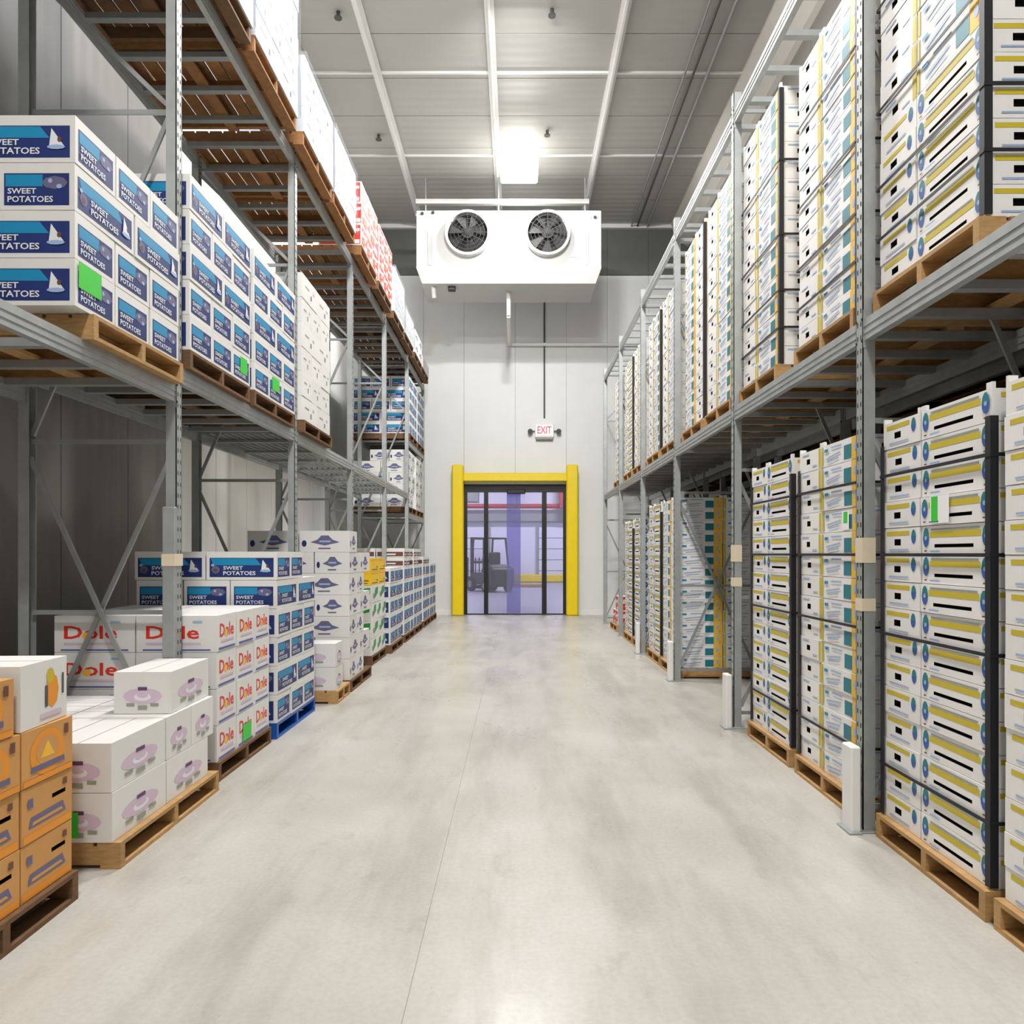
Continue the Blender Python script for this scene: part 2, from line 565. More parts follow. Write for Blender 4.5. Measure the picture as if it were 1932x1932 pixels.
DEP = 1.05
def frame(s, x, y, h, label, group, posts, tapes=(), sleeve=0):
    t = thing('rack_frame', label, 'rack frame', (s * x, y, 0), 0, group)
    pf = link('post', posts[0], t)
    link('post', posts[0], t, (s * DEP, 0, 0), PI)
    def br(a, b, dy=0.0):
        MB().bar((s * a[0], dy, a[1]), (s * b[0], dy, b[1]), .03, .018, 'galv_dark', (0, 1, 0)).build('brace', t)
    f, r = .07, DEP - .07
    for z in (.13, 1.16, 2.30, 4.50, h - .15):
        br((f, z), (r, z))
    br((f, 2.19), (r, .19), .021); br((f, .19), (r, 2.19), -.021)
    br((r, 2.34), (f, 4.46)); br((f, 4.54), (r, h - .2))
    for z0, z1 in tapes:
        xa, xb = (-.003, .072) if s > 0 else (-.072, .003)
        MB().box(xa - (.009 if sleeve else 0), xb + (.003 if sleeve else 0), -.082 if sleeve else -.044, .044, z0, z1, 'tape').build('tape_band', pf)['label'] = 'cream tape band'
    if sleeve:
        MB().cbox(-.078, .004, -.078, -.042, .01, sleeve, 'galv', .004).build('post_sleeve', t)
    return t

_BM = {}
def beam(s, x, y0, y1, ztop, label, group, h=.11):
    L = y1 - y0 - .088
    t = thing('rack_beam', label, 'rack beam', (s * x, (y0 + y1) / 2, ztop - h), 0, group)
    key = (round(L, 3), h, s)
    if key not in _BM:
        m = MB().box(-.022, .022, -L / 2, L / 2, 0, h, 'galv')
        for z in (h * .33, h * .66):
            m.box(-.026, -.022, -L / 2, L / 2, z - .004, z + .004, 'galv')
            m.box(.022, .026, -L / 2, L / 2, z - .004, z + .004, 'galv')
        e = MB().box(-.028, .028, -.02, .0, -.04, h + .05, 'galv')
        for z in (0.0, h):
            e.tube((-s * .028, -.01, z), (-s * .034, -.01, z), .008, 'slot', 6)
        _BM[key] = (m.mesh('rail'), e.mesh('end_plate'))
    me, en = _BM[key]
    link('rail', me, t)
    link('end_plate', en, t, (0, -L / 2, 0))
    link('end_plate', en, t, (0, L / 2 + .02, 0))
    return t

_SB = {}
def support_bars(s, x, y0, y1, ztop, n, label, group):
    t = thing('shelf_supports', label, 'shelf support', (s * (x + DEP / 2), y0, ztop), 0, group)
    if 'b' not in _SB:
        m = MB().box(-DEP / 2 + .05, DEP / 2 - .05, -.03, .03, -.045, -.001, 'galv_dark')
        _SB['b'] = m.mesh('support_bar')
    for i in range(n):
        link('support_bar', _SB['b'], t, (0, (y1 - y0) * (i + .5) / n, 0))
    return t

def wire_deck(s, x, y0, y1, ztop, label, group):
    L = y1 - y0 - .12
    t = thing('wire_deck', label, 'shelf deck', (s * (x + DEP / 2), y0 + .06, ztop), 0, group)
    m = MB()
    n = int(L / .05)
    for i in range(n + 1):
        y = i * L / n
        m.box(-DEP / 2 + .03, DEP / 2 - .03, y - .008, y + .008, -.014, -.004, 'galv_dark')
    for i in range(13):
        xx = -DEP / 2 + .06 + i * (DEP - .12) / 12
        m.box(xx - .01, xx + .01, 0, L, -.022, -.014, 'galv_dark')
    o = m.build('wire_mesh', t)
    o['kind'] = 'stuff'
    for i in range(3):
        MB().box(-DEP / 2 + .03, DEP / 2 - .03, L * (i + .5) / 3 - .03, L * (i + .5) / 3 + .03, -.05, -.022, 'galv_dark').build('support_channel', t)
    return t

XRF, XLF = 1.93, 2.256
RY = [4.30 + BAY * k for k in range(-1, 6)]
BAYL = 2.70
LY = [5.10 + BAYL * k for k in range(-1, 6)]
HT = 5.44
ZM = 2.86    # right middle beam top
ZML = 2.81   # left middle beam top
ZT_R, ZT_L = 5.50, 5.63

def racks():
    pr = [make_post(5.66, 1, 5.6)]
    pl = [make_post(5.62, -1, 5.5)]
    g = 'galvanised rack frames'
    for k, y in enumerate(RY):
        if k == 0:
            tp = ()
        elif k == 1:
            tp = ((1.50, 1.64), (1.23, 1.30))
        elif k == 2:
            tp = ((1.48, 1.63), (1.26, 1.34))
        else:
            tp = ()
        frame(1, XRF, y, 5.66, '%s rack frame from the camera along the right row' % ORD[k + 1], g, pr, tp)
    for k, y in enumerate(LY):
        frame(-1, XLF, y, 5.62, '%s rack frame from the camera along the left row' % ORD[k + 1], g, pl, ((1.47, 1.55),) if k == 1 else (), 1.86 if k == 1 else 0)
    gb = 'galvanised rack beams'
    for k in range(6):
        y0, y1 = RY[k], RY[k + 1]
        for z, nm, in ((ZM, 'middle'), (ZT_R, 'top')):
            beam(1, XRF + .0 + .03, y0, y1, z, 'front %s shelf beam of %s bay, right row' % (nm, ORD[k + 1]), gb, .12)
            beam(1, XRF + DEP - .03, y0, y1, z, 'rear %s shelf beam of %s bay, right row' % (nm, ORD[k + 1]), gb, .12)
            support_bars(1, XRF, y0, y1, z, 6, 'cross bars of %s shelf, %s bay of right row' % (nm, ORD[k + 1]), 'cross bars under the shelves')
    for k in range(6):
        y0, y1 = LY[k], LY[k + 1]
        lev = [(2.67 if k == 0 else ZML, 'middle')]
        if k == 5:
            lev = [(2.41, 'middle'), (3.95, 'upper')]
        for z, nm in lev + [(ZT_L, 'top')]:
            beam(-1, XLF + .03, y0, y1, z, 'front %s shelf beam of %s bay, left row' % (nm, ORD[k + 1]), gb, .11)
            beam(-1, XLF + DEP - .03, y0, y1, z, 'rear %s shelf beam of %s bay, left row' % (nm, ORD[k + 1]), gb, .11)
            if nm == 'middle' and 2 <= k <= 4:
                wire_deck(-1, XLF, y0, y1, z, 'wire mesh deck of %s middle bay on left row' % ORD[k + 1], 'wire mesh decks')
            else:
                support_bars(-1, XLF, y0, y1, z, 6, 'cross bars of %s shelf, %s bay of left row' % (nm, ORD[k + 1]), 'cross bars under the shelves')
    pr2 = [make_post(5.10, 1, 0)]
    for k, y in enumerate(RY):
        frame(1, 3.17, y, 5.10, '%s frame of the rear rack row hidden behind the right trays' % ORD[k + 1], 'rear row rack frames', pr2)
        if k < 6:
            for xx, nm in ((3.20, 'inner'), (4.15, 'outer')):
                beam(1, xx, y, RY[k + 1], ZM, '%s shelf beam of rear right row, bay %s' % (nm, ORD[k + 1]), 'rear row shelf beams', .12)
    # post guards bolted to the floor before the right posts
    gm = MB().cbox(-.055, .0, -.065, .065, 0, .48, 'white_metal', .008)
    gm.cbox(-.075, .0, -.085, .085, 0, .012, 'galv', .003)
    me = gm.mesh('post_guard')
    for k, y in enumerate(RY[1:5]):
        o = link('post_guard', me, None, (XRF - .022, y - .01, 0))
        tag(o, 'pale steel guard on the foot of the %s right rack post in view' % ORD[k + 1], 'post guard', 'steel guards on the right post feet')
racks()

# ------------------------------------------------------------------ pallets
_PM = {}
def pallet(x, y, z, L, D, label, group, k='wood', h=.13):
    """L along the aisle (y), D deep (x); parts are single boards"""
    t = thing('wooden_pallet' if k != 'blue_plastic' else 'plastic_pallet', label, 'pallet', (x, y, z), random.uniform(-.006, .006), group)
    key = (round(L, 2), round(D, 2), k, round(h, 2))
    if key not in _PM:
        b = .02
        _PM[key] = (MB().box(-.05, .05, -L / 2, L / 2, 0, b, k).mesh('bottom_board'),
                    MB().box(-D / 2, D / 2, -.022, .022, 0, h - 2 * b, k).mesh('stringer'),
                    MB().box(-.058, .058, -L / 2, L / 2, 0, b, k).mesh('top_board'))
    bo, st, tp = _PM[key]
    for i in range(3):
        link('bottom_board', bo, t, ((i - 1) * (D / 2 - .05), 0, 0))
        link('stringer', st, t, (0, (i - 1) * (L / 2 - .022), .02))
    n = 9 if D > 1.15 else 8
    for i in range(n):
        link('top_board', tp, t, (-D / 2 + .058 + i * (D - .116) / (n - 1), 0, h - .02))
    return t

# ------------------------------------------------------------------ cartons
FACES = {'-y': ((-1, -1), (1, 0), (0, -1)), '+y': ((1, 1), (-1, 0), (0, 1)), '-x': ((-1, 1), (0, -1), (-1, 0)), '+x': ((1, -1), (0, 1), (1, 0))}
class Face:
    """draws flat print on one upright side of a box of size L (x), W (y), H"""
    def __init__(self, mb, which, L, W, H):
        c, u, n = FACES[which]
        self.mb = mb
        self.o = Vector((c[0] * L / 2, c[1] * W / 2, 0))
        self.u = Vector((u[0], u[1], 0)); self.n = Vector((n[0], n[1], 0))
        self.w = L if which[1] == 'y' else W
        self.h = H
        self.k = 0
    def pt(self, u, v, off):
        return self.o + self.u * (u * self.w) + Vector((0, 0, v * self.h)) + self.n * off
    def poly(self, uv, m, tris=None):
        self.k += 1
        off = .0006 + .0005 * self.k
        vs = [self.pt(a, b, off) for a, b in uv]
        self.mb.add(vs, tris or [tuple(range(len(vs)))], m)
    def rect(self, u0, u1, v0, v1, m):
        self.poly([(u0, v0), (u1, v0), (u1, v1), (u0, v1)], m)
    def oval(self, u, v, ru, rv, m, n=10, a0=0.0, a1=2 * PI):
        full = abs(a1 - a0 - 2 * PI) < 1e-6
        k = n if full else n + 1
        self.poly([(u + ru * math.cos(a0 + (a1 - a0) * i / n), v + rv * math.sin(a0 + (a1 - a0) * i / n)) for i in range(k)], m)
    def text(self, s, u0, u1, v0, v1, m):
        v, f = text_poly(s)
        self.poly([(u0 + (u1 - u0) * a, v0 + (v1 - v0) * b) for a, b in v], m, f)

def body(mb, L, W, H, k, holes=(), edge='kraft_edge'):
    """box whose sides carry cut hand holes; holes: (face, u0, u1, v0, v1)"""
    hx, hy = L / 2, W / 2
    mb.add([(-hx, -hy, 0), (hx, -hy, 0), (hx, hy, 0), (-hx, hy, 0)], [(3, 2, 1, 0)], k)
    mb.add([(-hx, -hy, H), (hx, -hy, H), (hx, hy, H), (-hx, hy, H)], [(0, 1, 2, 3)], k)
    # closing seam on the lid
    mb.add([(-hx, -.002, H + .0006), (hx, -.002, H + .0006), (hx, .002, H + .0006), (-hx, .002, H + .0006)], [(0, 1, 2, 3)], edge)
    for w in FACES:
        F = Face(mb, w, L, W, H)
        hs = [h for h in holes if h[0] == w]
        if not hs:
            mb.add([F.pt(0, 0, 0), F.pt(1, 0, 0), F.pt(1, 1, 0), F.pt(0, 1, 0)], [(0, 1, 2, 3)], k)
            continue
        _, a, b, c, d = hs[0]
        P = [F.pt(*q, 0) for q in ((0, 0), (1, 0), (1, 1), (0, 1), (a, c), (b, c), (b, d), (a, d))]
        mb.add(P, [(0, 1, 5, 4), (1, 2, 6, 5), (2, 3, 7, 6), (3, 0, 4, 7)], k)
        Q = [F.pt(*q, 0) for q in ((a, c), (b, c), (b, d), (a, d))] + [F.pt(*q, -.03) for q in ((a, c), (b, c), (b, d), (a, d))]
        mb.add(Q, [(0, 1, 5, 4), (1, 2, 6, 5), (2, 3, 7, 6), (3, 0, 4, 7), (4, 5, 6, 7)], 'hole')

KIND = {}
def kind(key, name, cat, group, look, L, W, H, board, long_print, short_print, long_hole=None, short_hole=None, tabs=False):
    holes = []
    if long_hole:
        holes += [(w,) + long_hole for w in ('-y', '+y')]
    if short_hole:
        holes += [(w,) + short_hole for w in ('-x', '+x')]
    g = .012
    def make(top):
        mb = MB()
        l, w, h = L - g, W - g, H - .003
        body(mb, l, w, h, board, holes)
        for fc in FACES:
            F = Face(mb, fc, l, w, h)
            (long_print if fc[1] == 'y' else short_print)(F)
        if top:
            for sx in (-1, 1):
                for sy in (-1, 1):
                    x, y = sx * (l / 2 - .02), sy * (w / 2 - .008)
                    mb.box(x - .02, x + .02, y - .008, y + .008, h, h + .028, board)
        return mb.mesh(name)
    KIND[key] = dict(name=name, cat=cat, group=group, look=look, L=L, W=W, H=H, mesh=make(False), top=make(True) if tabs else None)

TH = .1415
# striped tray
def p_stripe_long(F):
    F.rect(.13, .86, .60, .80, 'ink_yellow')
    F.rect(.15, .84, .84, .90, 'ink_sage')
    for u in (.07, .93):
        F.oval(u, .60, .048, .34, 'ink_teal')
        F.oval(u, .60, .048, .34, 'ink_blue', 6, PI, 2 * PI)
        F.oval(u, .58, .02, .08, 'ink_pale', 8)
        F.rect(u - .02, u + .02, .10, .15, 'ink_brown')
    F.rect(.15, .30, .08, .14, 'ink_pale')
def p_stripe_short(F):
    F.rect(.10, .74, .72, .88, 'ink_yellow')
    F.oval(.85, .66, .06, .26, 'ink_teal')
    F.oval(.85, .66, .06, .26, 'ink_blue', 6, PI, 2 * PI)
    F.rect(.18, .72, .14, .20, 'ink_pale')
kind('stripe', 'striped_tray', 'tray', 'white trays with yellow stripes on the right racks', 'yellow-striped white tray', .57, .385, TH, 'tray_board',
     p_stripe_long, p_stripe_short, (.20, .76, .24, .36), (.32, .50, .34, .58), True)
# teal and yellow tray
def p_teal_long(F):
    F.rect(.80, .995, .02, .98, 'ink_gold')
    F.rect(.61, .80, .10, .72, 'ink_teal')
    F.oval(.89, .55, .035, .20, 'ink_pale', 8)
    F.oval(.93, .22, .02, .10, 'ink_orange', 7)
    F.rect(.01, .05, .05, .95, 'ink_yellow')
    F.poly([(.14, .30), (.52, .46), (.52, .54), (.14, .38)], 'ink_pale')
    F.poly([(.18, .14), (.48, .24), (.48, .30), (.18, .20)], 'ink_pale')
    F.rect(.28, .56, .76, .84, 'ink_pale')
    F.rect(.10, .20, .66, .80, 'ink_sky')
def p_teal_short(F):
    F.rect(.90, .99, .05, .95, 'ink_yellow')
    F.rect(.62, .82, .16, .24, 'ink_pale')
    F.rect(.15, .45, .80, .87, 'ink_pale')
kind('teal', 'teal_yellow_tray', 'tray', 'white trays with teal and yellow print on the right racks', 'teal-and-yellow printed tray', .57, .385, TH, 'tray_board',
     p_teal_long, p_teal_short, None, (.34, .50, .36, .62), True)
# blue carton
def p_blue_long(F):
    F.rect(.045, .955, .10, .78, 'ink_navy')
    F.poly([(.10, .52), (.78, .52), (.70, .76), (.06, .76)], 'ink_sky')
    F.oval(.13, .36, .06, .14, 'ink_slate', 8)
    F.oval(.13, .34, .03, .07, 'ink_brown', 7)
    F.oval(.09, .52, .025, .05, 'ink_pale', 7)
    F.text('SWEET', .24, .52, .36, .49, 'ink_white')
    F.text('POTATOES', .24, .70, .17, .31, 'ink_white')
    F.poly([(.78, .34), (.91, .34), (.80, .72)], 'ink_white')
    F.oval(.84, .32, .08, .05, 'ink_pale', 9)
    F.oval(.87, .48, .02, .06, 'ink_brown', 7)
def p_blue_short(F):
    F.rect(.07, .93, .10, .78, 'ink_navy')
    F.rect(.09, .58, .50, .75, 'ink_sky')
    F.oval(.74, .58, .17, .14, 'ink_slate', 8)
    F.oval(.68, .62, .03, .05, 'ink_pale', 7)
    F.oval(.80, .50, .04, .05, 'ink_pale', 7)
    F.text('SWEET', .12, .50, .34, .46, 'ink_white')
    F.text('POTATOES', .12, .72, .16, .29, 'ink_white')
kind('blue', 'blue_carton', 'carton', 'white cartons with blue printed panels', 'blue-panelled white carton', .60, .395, .24, 'white_board', p_blue_long, p_blue_short)
# mauve carton
def p_mauve(F):
    F.oval(.5, .42, .34, .19, 'ink_mauve', 14)
    F.oval(.5, .40, .15, .10, 'ink_white', 10)
    F.oval(.5, .44, .10, .06, 'ink_mauve', 10)
    F.rect(.42, .58, .56, .64, 'ink_purple')
    F.rect(.22, .36, .18, .25, 'ink_sage')
    F.rect(.64, .78, .18, .25, 'ink_sage')
    F.rect(.42, .58, .10, .20, 'ink_sage')
kind('mauve', 'mauve_carton', 'carton', 'white cartons with mauve print by the left aisle edge', 'mauve-printed white carton', .59, .34, .245, 'white_board', p_mauve, p_mauve)
# red lettered fruit carton
def p_dole(F):
    F.text('Dole', .12, .78, .36, .72, 'ink_red')
    F.oval(.40, .45, .055, .10, 'ink_sun', 9)
    F.rect(.12, .80, .20, .26, 'ink_mauve')
    F.rect(.08, .92, .04, .08, 'ink_line')
    F.rect(.70, .82, .80, .86, 'ink_pale')
def p_dole_s(F):
    F.text('Dole', .14, .86, .38, .76, 'ink_red')
    F.oval(.46, .48, .08, .11, 'ink_sun', 9)
    F.rect(.20, .84, .24, .30, 'ink_mauve')
    F.rect(.08, .92, .04, .10, 'ink_line')
kind('dole', 'fruit_carton', 'carton', 'white fruit cartons with red lettering', 'red-lettered white fruit carton', .56, .365, .25, 'white_board', p_dole, p_dole_s)
# kraft cartons
def p_kraft(F):
    F.rect(.02, .98, .02, .16, 'ink_orange')
    F.poly([(.12, .26), (.86, .26), (.80, .46), (.16, .44)], 'ink_slate')
    F.poly([(.18, .29), (.80, .30), (.76, .36), (.20, .35)], 'kraft')
    F.rect(.10, .20, .62, .78, 'ink_slate')
    F.rect(.80, .88, .76, .88, 'ink_brown')
def p_kraft_sun(F):
    F.oval(.48, .52, .34, .42, 'ink_orange', 16)
    F.oval(.48, .54, .22, .27, 'kraft', 14)
    F.poly([(.34, .42), (.62, .42), (.48, .72)], 'ink_sun')
    F.rect(.16, .82, .22, .32, 'ink_slate')
    F.rect(.02, .98, .02, .12, 'ink_orange')
    F.rect(.82, .90, .72, .90, 'ink_brown')
kind('kraft', 'brown_carton', 'carton', 'brown cartons at the near left corner', 'brown handled carton', .56, .36, .232, 'kraft', p_kraft, p_kraft, (.40, .60, .60, .68), (.58, .86, .60, .68))
kind('kraft_sun', 'brown_carton', 'carton', 'brown cartons at the near left corner', 'round-print brown carton', .56, .36, .232, 'kraft', p_kraft_sun, p_kraft_sun)
# grey emblem carton
def p_grey(F):
    F.poly([(.22, .46), (.5, .30), (.80, .46), (.66, .58), (.58, .78), (.44, .78), (.36, .58)], 'ink_slate')
    F.rect(.40, .62, .46, .54, 'ink_pale')
    F.oval(.10, .40, .05, .16, 'ink_navy', 8)
    F.rect(.38, .62, .14, .20, 'ink_slate')
kind('grey', 'emblem_carton', 'carton', 'white cartons with grey emblems', 'grey-emblem white carton', .58, .40, .24, 'white_board', p_grey, p_grey)
def p_faint(F):
    F.rect(.20, .46, .55, .62, 'ink_sage'); F.rect(.55, .62, .25, .45, 'ink_slate'); F.rect(.70, .82, .60, .70, 'ink_mauve')
kind('white', 'white_carton', 'carton', 'white cartons on the left shelves', 'faint-print white carton', .60, .395, .255, 'white_board', p_faint, p_faint, None, None)
def p_red(F):
    F.rect(.03, .97, .05, .95, 'ink_red'); F.poly([(.05, .62), (.95, .80), (.95, .66), (.05, .46)], 'ink_white')
    F.oval(.22, .72, .06, .07, 'ink_white', 8)
    F.oval(.62, .50, .10, .12, 'ink_white', 8)
    F.rect(.5, .95, .08, .26, 'ink_white'); F.oval(.30, .30, .10, .10, 'ink_orange', 8)
kind('red', 'red_printed_carton', 'carton', 'white cartons with red print on the left top shelf', 'red-printed white carton', .60, .395, .29, 'white_board', p_red, p_red)
def p_green(F):
    F.poly([(.30, .15), (.95, .50), (.95, .88), (.55, .80)], 'ink_green'); F.oval(.30, .40, .12, .16, 'ink_sage', 8)
kind('green', 'green_printed_carton', 'carton', 'white cartons with green print', 'green-printed white carton', .52, .38, .245, 'white_board', p_green, p_green)
def p_yel(F):
    F.rect(.0, 1, .84, .88, 'ink_orange'); F.rect(.10, .86, .12, .18, 'ink_brown'); F.rect(.70, .90, .30, .38, 'ink_brown')
M['yellow_board'] = mat('yellow board', (246, 200, 26), 0.5)
kind('yellow', 'yellow_carton', 'carton', 'bright yellow cartons', 'bright yellow carton', .56, .36, .19, 'yellow_board', p_yel, p_yel)
def p_brown(F):
    F.rect(.04, .96, .10, .60, 'ink_brown'); F.rect(.2, .7, .25, .40, 'ink_white')
kind('browntop', 'brown_banded_carton', 'carton', 'brown banded cartons at the far left', 'brown-banded carton', .50, .36, .16, 'white_board', p_brown, p_brown)
def p_orange(F):
    F.oval(.66, .50, .15, .28, 'ink_orange', 8); F.oval(.62, .74, .09, .13, 'ink_yellow', 8)
    F.rect(.50, .56, .26, .60, 'conduit'); F.rect(.88, .92, .40, .74, 'conduit'); F.rect(.40, .86, .10, .16, 'ink_mauve')
kind('orange', 'white_carton', 'carton', None, 'white carton', .42, .36, .27, 'white_board', p_orange, p_orange)

CARTON = {}
def put(key, cx, cy, z, rot, label, top=False, jit=True, group=True):
    k = KIND[key]
    me = k['top'] if (top and k['top']) else k['mesh']
    j = random.uniform(-.005, .005) if jit else 0
    dx = random.uniform(-.004, .004) if jit else 0
    o = link(k['name'], me, None, (cx + dx, cy, z + .001), rot + j)
    tag(o, label, k['cat'], k['group'] if group else None)
    return o

def sticker(parent, which, key, u0, u1, v0, v1, m, sheet=None):
    k = KIND[key]
    mb = MB()
    F = Face(mb, which, k['L'] - .012, k['W'] - .012, k['H'] - .003)
    F.k = 10
    if sheet:
        F.rect(*sheet, 'sticker_white')
    F.rect(u0, u1, v0, v1, m)
    o = mb.build('sticker', parent)
    o['label'] = 'green sticker'
    return o

PLACED = {}
def stack(s, xf, y0, z0, key, layers, phrase, depth=1.18, full_top=False, near_rows=True, back=True):
    """layers: one string per layer, one letter per carton from the near end along the aisle.
       E end to the aisle, S side to the aisle, '-' a gap as wide as an end. A tuple (key, letters[, dy]) swaps the kind."""
    z = z0
    N = len(layers)
    for li, lay in enumerate(layers):
        kk = key; dy = 0.0
        if isinstance(lay, tuple):
            kk = lay[0] or key
            dy = lay[2] if len(lay) > 2 else 0.0
            lay = lay[1]
        k = KIND[kk]
        y = y0 + dy
        lname = 'top layer' if li == N - 1 else ('bottom layer' if li == 0 else '%s layer' % ORD[li + 1])
        if N == 1:
            lname = 'single layer'
        cols = [c for c in lay]
        idx = 0
        for ci, c in enumerate(cols):
            if c == '-':
                y += k['W']; continue
            w, d = (k['W'], k['L']) if c == 'E' else (k['L'], k['W'])
            idx += 1
            rows = 1
            if (near_rows and ci == 0) or (full_top and li >= N - 1) :
                rows = max(1, int((depth + .02) / d))
            for r in range(rows):
                x = s * (xf + d / 2 + r * d)
                rot = 0.0 if c == 'E' else (-PI / 2 if s > 0 else PI / 2)
                if c == 'E' and s < 0:
                    rot = 0.0
                where = '%s from near end' % ORD[idx]
                if len([q for q in cols if q != '-']) == 2 and s > 0:
                    where = ('near' if ci == 0 else 'far') + (' narrow' if c == 'E' else ' wide') + ' column'
                lab = '%s, %s, %s%s, %s' % (k['look'], lname, '' if r == 0 else ('rear row, ' if r == rows - 1 else '%s row back, ' % ORD[r + 1]), where, phrase)
                o = put(kk, x, y + w / 2, z, rot, lab, li == N - 1)
                PLACED[(phrase, li, idx, r)] = o
            y += w
        z += k['H']
    return z

def corner_board(s, x, y, z0, z1, label, far=False):
    a = .032
    m = MB()
    sy = -1 if not far else 1
    t = .004
    # leg on the aisle face and leg on the end face
    m.box(min(0, -s * t), max(0, -s * t), 0 if not far else -a, a if not far else 0, 0, z1 - z0, 'board_black')
    m.box(min(-s * t, s * a), max(-s * t, s * a), min(0, sy * t), max(0, sy * t), 0, z1 - z0, 'board_black')
    o = m.build('corner_board', None, (s * x - s * .003, y + sy * .003, z0))
    tag(o, label, 'corner board', 'black corner boards on the pallet loads')
    return o

def strap(s, x, y0, y1, z, label, depth=1.16):
    xa, xb = (x - .010, x + depth)
    m = MB()
    t = .003; h = .016
    m.box(xa, xa + t, y0 - .006, y1 + .006, 0, h, 'board_black')
    m.box(xa, xb, y0 - .010, y0 - .007, 0, h, 'board_black')
    m.box(xa, xb, y1 + .007, y1 + .010, 0, h, 'board_black')
    m.box(xb, xb + t, y0 - .010, y1 + .010, 0, h, 'board_black')
    o = m.build('strapping_band', None, (0, 0, z))
    tag(o, label, 'strap', 'black strapping bands round the pallet loads')
    return o

PG = 'wooden pallets on the racks and floor'
# ------------------------------------------------------------------ right rack loads
XB = 1.97
def shade_load(dx, dy, h):  # black block added out of view to shade the space behind the trays
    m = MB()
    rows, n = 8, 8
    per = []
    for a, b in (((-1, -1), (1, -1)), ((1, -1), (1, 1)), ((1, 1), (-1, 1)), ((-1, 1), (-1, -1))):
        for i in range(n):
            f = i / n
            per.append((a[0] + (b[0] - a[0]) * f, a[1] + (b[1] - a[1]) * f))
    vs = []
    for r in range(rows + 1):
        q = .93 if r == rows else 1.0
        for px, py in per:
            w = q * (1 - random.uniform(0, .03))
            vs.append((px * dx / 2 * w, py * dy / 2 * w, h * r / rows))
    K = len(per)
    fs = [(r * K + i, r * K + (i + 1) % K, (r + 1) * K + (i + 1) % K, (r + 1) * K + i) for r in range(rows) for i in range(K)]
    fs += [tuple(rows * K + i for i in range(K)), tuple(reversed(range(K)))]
    return m.add(vs, fs, 'board_black').mesh('shade_load')

def right_loads():
    w = .955
    floor = [  # name order from the camera, near y, kind, layers, columns
        (2.185, 'stripe', 15, 'SE'), (3.22, 'stripe', 15, 'SE'), (4.45, 'teal', 15, 'SE'), (5.55, 'stripe', 15, 'SE'),
        (9.50, 'teal', 15, 'ES'), (10.60, 'stripe', 15, 'SE'), (12.05, 'stripe', 14, 'ES'), (13.15, 'stripe', 14, 'SE')]
    for i, (y, k, n, cols) in enumerate(floor):
        ph = '%s right floor pallet' % ORD[i + 1]
        pallet(XB + .6, y + w / 2, 0, .98, 1.2, 'wooden pallet under the %s tray stack on the right floor' % ORD[i + 1], PG, 'wood')
        lay = [cols] * n
        zt = stack(1, XB + .03, y, .131, k, lay, ph, near_rows=(i in (1, 4)))
        corner_board(1, XB + .03, y, .14, zt - .12, 'black board on near corner of %s' % ph)
        if i in (1, 2, 3):
            corner_board(1, XB + .03, y + w, .14, zt - .12, 'black board on far corner of %s' % ph, True)
        if i in (1, 2, 3):
            for j, li in enumerate((2, 7, 10, 13)):
                strap(1, XB + .03, y, y + w, .131 + TH * li - .009, '%s black strap from bottom round %s' % (ORD[j + 1], ph))
    mid = [
        (3.26, ['stripe'] * 6 + ['teal'] * 10, 'SE'), (4.47, ['teal'] * 14, 'SE'), (5.80, ['teal'] * 15, 'SE'),
        (7.05, ['teal'] * 15, 'SE'), (8.15, ['teal'] * 15, 'ES'), (9.52, ['teal'] * 14, 'SE'), (10.62, ['teal'] * 14, 'SE'),
        (12.05, ['teal'] * 14, 'SE'), (13.15, ['stripe'] * 14, 'SE'), (14.55, ['stripe'] * 14, 'SE')]
    for i, (y, ks, cols) in enumerate(mid):
        ph = '%s right middle-shelf pallet' % ORD[i + 1]
        pallet(XB + .6, y + w / 2, ZM, .97, 1.2, 'wooden pallet under the %s tray stack on the right shelf' % ORD[i + 1], PG, 'wood')
        zt = stack(1, XB + .03, y, ZM + .131, ks[0], [(k, cols) for k in ks], ph, near_rows=(i in (0, 2)))
        corner_board(1, XB + .03, y, ZM + .14, zt - .02, 'black board on near corner of %s' % ph)
        if i < 3:
            for j, li in enumerate((2, 4, 7, 11)):
                strap(1, XB + .03, y, y + w, ZM + .131 + TH * li - .009, '%s black strap from bottom round %s' % (ORD[j + 1], ph))
    o = PLACED[('second right floor pallet', 11, 1, 0)]
    sticker(o, '-y', 'stripe', .19, .29, .12, .98, 'sticker_green', (.17, .46, .05, 1.0))
    o = PLACED[('third right floor pallet', 11, 1, 0)]
    sticker(o, '-y', 'teal', .60, .70, .35, .85, 'sticker_green', (.56, .74, .05, .9))
    # second depth of the right row: unseen black loads added to darken the gaps
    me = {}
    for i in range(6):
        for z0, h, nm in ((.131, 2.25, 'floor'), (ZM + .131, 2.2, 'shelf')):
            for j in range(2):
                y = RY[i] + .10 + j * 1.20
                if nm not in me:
                    me[nm] = shade_load(1.0, 1.13, h)
                pallet(3.76, y + .565, z0 - .131, 1.0, 1.1, 'unseen rear pallet %s in bay %s on right %s, behind the trays' % (('near', 'far')[j], ORD[i + 1], nm), PG, 'wood_dark')
                o = link('shade_load', me[nm], None, (3.76, y + .565, z0))
                tag(o, 'added black shade load behind the trays, %s half of bay %s, right %s' % (('near', 'far')[j], ORD[i + 1], nm), 'wrapped load', 'unseen black loads added deep in the right row')
    # odds and ends in the last bay: small low load of white cartons
    pallet(XB + .6, 15.6, 0, 1.0, 1.2, 'wooden pallet under low white cartons at the far right end', PG, 'wood')
    stack(1, XB + .03, 15.1, .131, 'red', ['EE', 'E'], 'last right floor pallet', near_rows=False)
right_loads()

